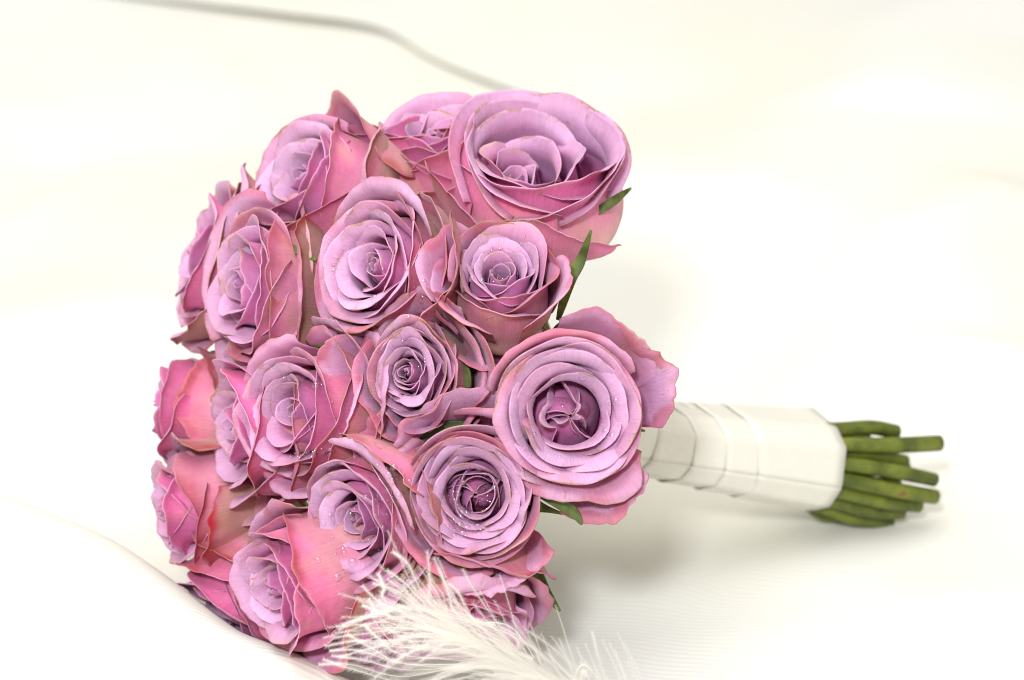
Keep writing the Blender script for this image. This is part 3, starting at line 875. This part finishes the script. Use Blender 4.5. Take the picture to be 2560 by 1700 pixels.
# fold that hides the foot of the bouquet
crest = [at(-500, 1100, 1.22), at(0, 1240, 1.19), at(217, 1330, 1.165), at(325, 1405, 1.145), at(434, 1500, 1.125), at(520, 1568, 1.112), at(650, 1615, 1.105), at(770, 1675, 1.09), at(1000, 1745, 1.08), at(1300, 1790, 1.075)]
cz = np.array([c[2] for c in crest])
cp = [c[:2] for c in crest]
d, sd, par = seg_dist(X, Y, cp)
hh = np.interp(par, np.arange(len(cz)), cz * np.array([1, 1, 1, 1, 1, 1, 1, 1, 0.8, 0.4]))
fold = np.where(sd > 0, np.exp(-(d / 0.032) ** 2), np.exp(-(d / 0.085) ** 1.6))
Zc = Zc * (1 - fold) + hh * fold
Zc = blur(Zc, 8)
sd_ = seg_dist(X, Y, [(HB + HX * 0.05)[:2], (HE + HX * 0.06)[:2]])[0]
sh_ = sstep(0.13, 0.025, sd_)
Zc = Zc * (1 - sh_) - 0.002 * sh_
# hollow under the flowers and under the stems
dh = np.hypot((X + 0.02) / 1.25, Y - 0.03)
hollow = sstep(0.15, 0.10, dh)
Zc = np.where(fold < 0.4, Zc * (1 - hollow) - 0.004 * hollow, Zc)
P = np.stack([X, Y, Zc], -1)
cloth = mesh_obj("cloth", P.reshape(-1, 3), grid_faces(len(xs), len(ys)), M_CLOTH)
tag(cloth, "white ribbed cloth in soft folds under the bouquet", None, None, "structure")

# second sheet of cloth, its lifted edge lies across the far side
epx = [(-700, -75), (-300, -45), (150, 10), (420, 62), (700, 100), (950, 120), (1080, 165), (1200, 212), (1330, 262), (1460, 300), (1750, 360), (2000, 560), (2300, 700), (2900, 760)]
ep = catmull([np.append(ground(a_, b_), 0) for a_, b_ in epx], 230)[:, :2]
def base_z(x, y):
    ix = np.clip(np.interp(x, xs, np.arange(len(xs))), 0, len(xs) - 1.001); iy = np.clip(np.interp(y, ys, np.arange(len(ys))), 0, len(ys) - 1.001)
    i_, j_ = ix.astype(int), iy.astype(int); fx, fy = ix - i_, iy - j_
    return (Zc[j_, i_] * (1 - fx) + Zc[j_, i_ + 1] * fx) * (1 - fy) + (Zc[j_ + 1, i_] * (1 - fx) + Zc[j_ + 1, i_ + 1] * fx) * fy
back = np.concatenate([np.linspace(0, 0.12, 26), np.linspace(0.14, 1.3, 40)])
par_ = np.linspace(0, 1.4, 230)
lift = sstep(0.0, 0.1, par_) * sstep(1.0, 0.62, par_) * (0.8 + 0.25 * np.sin(par_ * 17))
dirb = np.stack([0.30 + 0 * par_, 0.95 + 0 * par_], -1)
SX = ep[None, :, 0] + back[:, None] * dirb[None, :, 0]
SY = ep[None, :, 1] + back[:, None] * dirb[None, :, 1]
SZ = base_z(SX, SY) + 0.0012 - 0.008 * sstep(0.95, 1.12, par_)[None, :] + 0.0055 * np.exp(-(back[:, None] / 0.055) ** 2) * lift[None, :]
v, f = shell(np.stack([SX, SY, SZ], -1), np.full(SX.shape, 0.0006))
tag(mesh_obj("cloth_layer", v, f, M_CLOTH), "second white cloth whose lifted edge throws a grey line behind the bouquet", None, None, "structure")

# ------------------------------------------------------------------ feather lying against the roses
fr = np.random.default_rng(3)
def fpt(px, py):
    t = np.clip(((1650 - px) + (1700 - py) * 1.2) / 1100.0, -0.3, 1.0)
    return at(px, py, 1.118 - 0.072 * t)
spine_px = [(1900, 1930), (1700, 1850), (1540, 1780), (1410, 1715), (1300, 1660), (1210, 1605)]
spine = catmull([fpt(*p) for p in spine_px], 60)
FM = np.eye(4); FM[:3, 3] = spine[0]
feather = empty("feather", FM)
tag(feather, "fluffy white feather with loose barbs lying against the lowest roses", "feather")
v, f = tube(spine - spine[0], np.linspace(0.0011, 0.0003, 60), 6)
mesh_obj("quill", v, f, M_FEATHER, feather)

def barb(path, r0, fluff, dens):
    n = len(path)
    V, F = tube(path, np.linspace(r0, r0 * 0.3, n), 4, caps=False)
    V = list(V); F = list(F)
    t = np.gradient(path, axis=0)
    L = np.linalg.norm(np.diff(path, axis=0), axis=1).sum()
    t /= np.linalg.norm(t, axis=1, keepdims=True)
    m = int(L * dens)
    for j in range(m):
        s = (j + fr.uniform()) / m
        if s < 0.12: continue
        k = s * (n - 1); i = min(int(k), n - 2); q = k - i
        c = path[i] * (1 - q) + path[i + 1] * q
        tt = t[i]
        side = np.cross(tt, FWD); side /= np.linalg.norm(side)
        a = fr.uniform(-0.5, 0.5) + (0 if j % 2 else math.pi)
        dirv = side * math.cos(a) + np.cross(tt, side) * math.sin(a)
        ln = fluff * (0.45 + 0.55 * math.sin(min(s * 1.15, 1) * math.pi * 0.9 + 0.15)) * fr.uniform(0.6, 1.15)
        tip = c + (dirv * 0.74 + tt * 0.68) * ln
        wv = tt * 0.00008
        b = len(V)
        V += [c - wv, c + wv, tip]
        F.append((b, b + 1, b + 2))
    return np.array(V), F

D2 = 1.0843
hero = [((905, 1272), (940, 1300), (985, 1375)), ((985, 1270), (992, 1340), (1000, 1400)), ((1000, 1285), (1030, 1350), (1075, 1420)),
        ((893, 1315), (935, 1345), (985, 1390)), ((893, 1335), (940, 1370), (990, 1405)), ((860, 1345), (915, 1362), (985, 1410)),
        ((1066, 1312), (1100, 1370), (1160, 1450)), ((1035, 1345), (1060, 1370), (1090, 1430)), ((1012, 1310), (1035, 1370), (1060, 1420)),
        ((775, 1445), (870, 1415), (960, 1400)), ((780, 1452), (880, 1412), (985, 1408)), ((790, 1440), (860, 1418), (970, 1402)),
        ((750, 1490), (820, 1478), (900, 1490)), ((760, 1500), (830, 1500), (930, 1530)), ((735, 1532), (810, 1532), (930, 1560)),
        ((765, 1512), (840, 1522), (940, 1545)), ((835, 1395), (880, 1412), (940, 1440)), ((850, 1380), (862, 1402), (880, 1430)),
        ((872, 1322), (885, 1352), (900, 1392)), ((840, 1440), (870, 1470), (930, 1510)), ((800, 1462), (850, 1490), (930, 1530)),
        ((1210, 1450), (1270, 1490), (1350, 1560)), ((1180, 1430), (1240, 1500), (1330, 1570)), ((835, 1350), (870, 1385), (905, 1400)),
        ((930, 1350), (960, 1400), (1000, 1440)), ((1090, 1390), (1130, 1440), (1200, 1510)), ((745, 1520), (820, 1545), (960, 1575)),
        ((770, 1470), (850, 1460), (950, 1450)), ((880, 1440), (930, 1470), (1000, 1500)), ((1365, 1455), (1378, 1510), (1400, 1590))]
def add_barb(pts, fluff, dens, r0=0.00035):
    path = catmull(pts, 22) - spine[0]
    v, f = barb(path, r0, fluff, dens)
    mesh_obj("barb", v, f, M_FEATHER, feather, smooth=True)
for h in hero:
    pts = [fpt(a * D2, b * D2) for a, b in h][::-1]
    # root: walk back to the nearest stretch of the quill toward the lower right
    e = np.array(h[2]) * D2
    k = int(fr.uniform(30, 58))
    root = spine[k]
    g = 0.5 * (np.array([e[0], e[1]]) + np.array([1420, 1660])) + fr.normal(size=2) * 14
    add_barb([root, fpt(g[0], g[1] - 10) - FWD * fr.uniform(0, 0.006)] + pts, 0.0030, 4200, 0.00015)
for q in range(260):
    # a fan of barbs that leave the quill almost along it and open out toward the flowers
    k = int(fr.uniform(4, 59))
    root = spine[k]
    x0, y0 = np.interp(k, [0, 12, 24, 36, 48, 59], [p[0] for p in spine_px]), np.interp(k, [0, 12, 24, 36, 48, 59], [p[1] for p in spine_px])
    ang = math.radians(fr.uniform(168, 232))
    ln = fr.uniform(170, 430)
    e = (x0 + ln * math.cos(ang), y0 + ln * math.sin(ang))
    b = math.radians(203) 
    m = (x0 + 0.5 * ln * (0.65 * math.cos(b) + 0.35 * math.cos(ang)) + fr.normal() * 8, y0 + 0.5 * ln * (0.65 * math.sin(b) + 0.35 * math.sin(ang)) + fr.normal() * 8)
    off = -FWD * fr.uniform(-0.004, 0.012)
    add_barb([root, fpt(*m) + off * 0.8, fpt(*e) + off], fr.uniform(0.0018, 0.0032), 3000, 0.00012)

# ------------------------------------------------------------------ dewdrops, each set down on the petal under it
bpy.context.view_layer.update()
dg = bpy.context.evaluated_depsgraph_get()
bm_v = []
nla, nlo = 8, 12
for i in range(nla + 1):
    t = i / nla * math.pi
    for j in range(nlo):
        a = j / nlo * 2 * math.pi
        bm_v.append((math.sin(t) * math.cos(a), math.sin(t) * math.sin(a), max(math.cos(t), -0.35) * 0.8))
bm_f = [(i * nlo + j, i * nlo + (j + 1) % nlo, (i + 1) * nlo + (j + 1) % nlo, (i + 1) * nlo + j)[::-1] for i in range(nla) for j in range(nlo)]
drop_me = bpy.data.meshes.new("water_droplet")
drop_me.from_pydata(bm_v, [], bm_f); drop_me.validate()
drop_me.polygons.foreach_set("use_smooth", [True] * len(drop_me.polygons))
drop_me.materials.append(M_WATER)
dr = np.random.default_rng(21)
def drops(cx, cy, rx, ry, n, smin, smax, rot=0.0):
    for _ in range(n):
        a, r = dr.uniform(0, 2 * math.pi), math.sqrt(dr.uniform())
        ex, ey = rx * r * math.cos(a), ry * r * math.sin(a)
        px = (cx + ex * math.cos(rot) - ey * math.sin(rot)) * D2
        py = (cy + ex * math.sin(rot) + ey * math.cos(rot)) * D2
        dirv = at(px, py, 1.0) - CAM
        hit, loc, nor, fi, ob, mw = S.ray_cast(dg, Vector(CAM), Vector(dirv).normalized())
        if not hit or not ob.name.startswith("petal"): continue
        par = ob
        if nor.dot(Vector(dirv)) > 0: nor = -nor
        s = 1.5 * smin * (smax / smin) ** (dr.uniform() ** 2)
        o = bpy.data.objects.new("water_droplet", drop_me)
        COL.objects.link(o)
        q = nor.to_track_quat('Z', 'Y').to_matrix().to_4x4()
        M = Matrix.Translation(loc + nor * s * 0.1) @ q @ Matrix.Scale(s, 4)
        o.parent = par
        o.matrix_local = par.matrix_world.inverted() @ M
drops(720, 1045, 60, 11, 50, 0.0005, 0.0011, -0.06)
drops(1085, 1150, 70, 75, 60, 0.0005, 0.0012)
drops(1070, 1200, 60, 40, 20, 0.0006, 0.0013)
drops(895, 1110, 50, 55, 45, 0.0004, 0.0011)
drops(880, 1200, 80, 90, 26, 0.0005, 0.0018)
drops(770, 1250, 70, 90, 14, 0.0005, 0.0013)
drops(870, 580, 110, 110, 22, 0.0004, 0.0010)
drops(900, 680, 100, 70, 14, 0.0006, 0.0013)
drops(1150, 610, 80, 70, 18, 0.0004, 0.0010)
drops(1330, 960, 110, 110, 22, 0.0004, 0.0011)
drops(690, 950, 120, 100, 18, 0.0004, 0.0011)
drops(980, 830, 70, 80, 10, 0.0004, 0.0008)
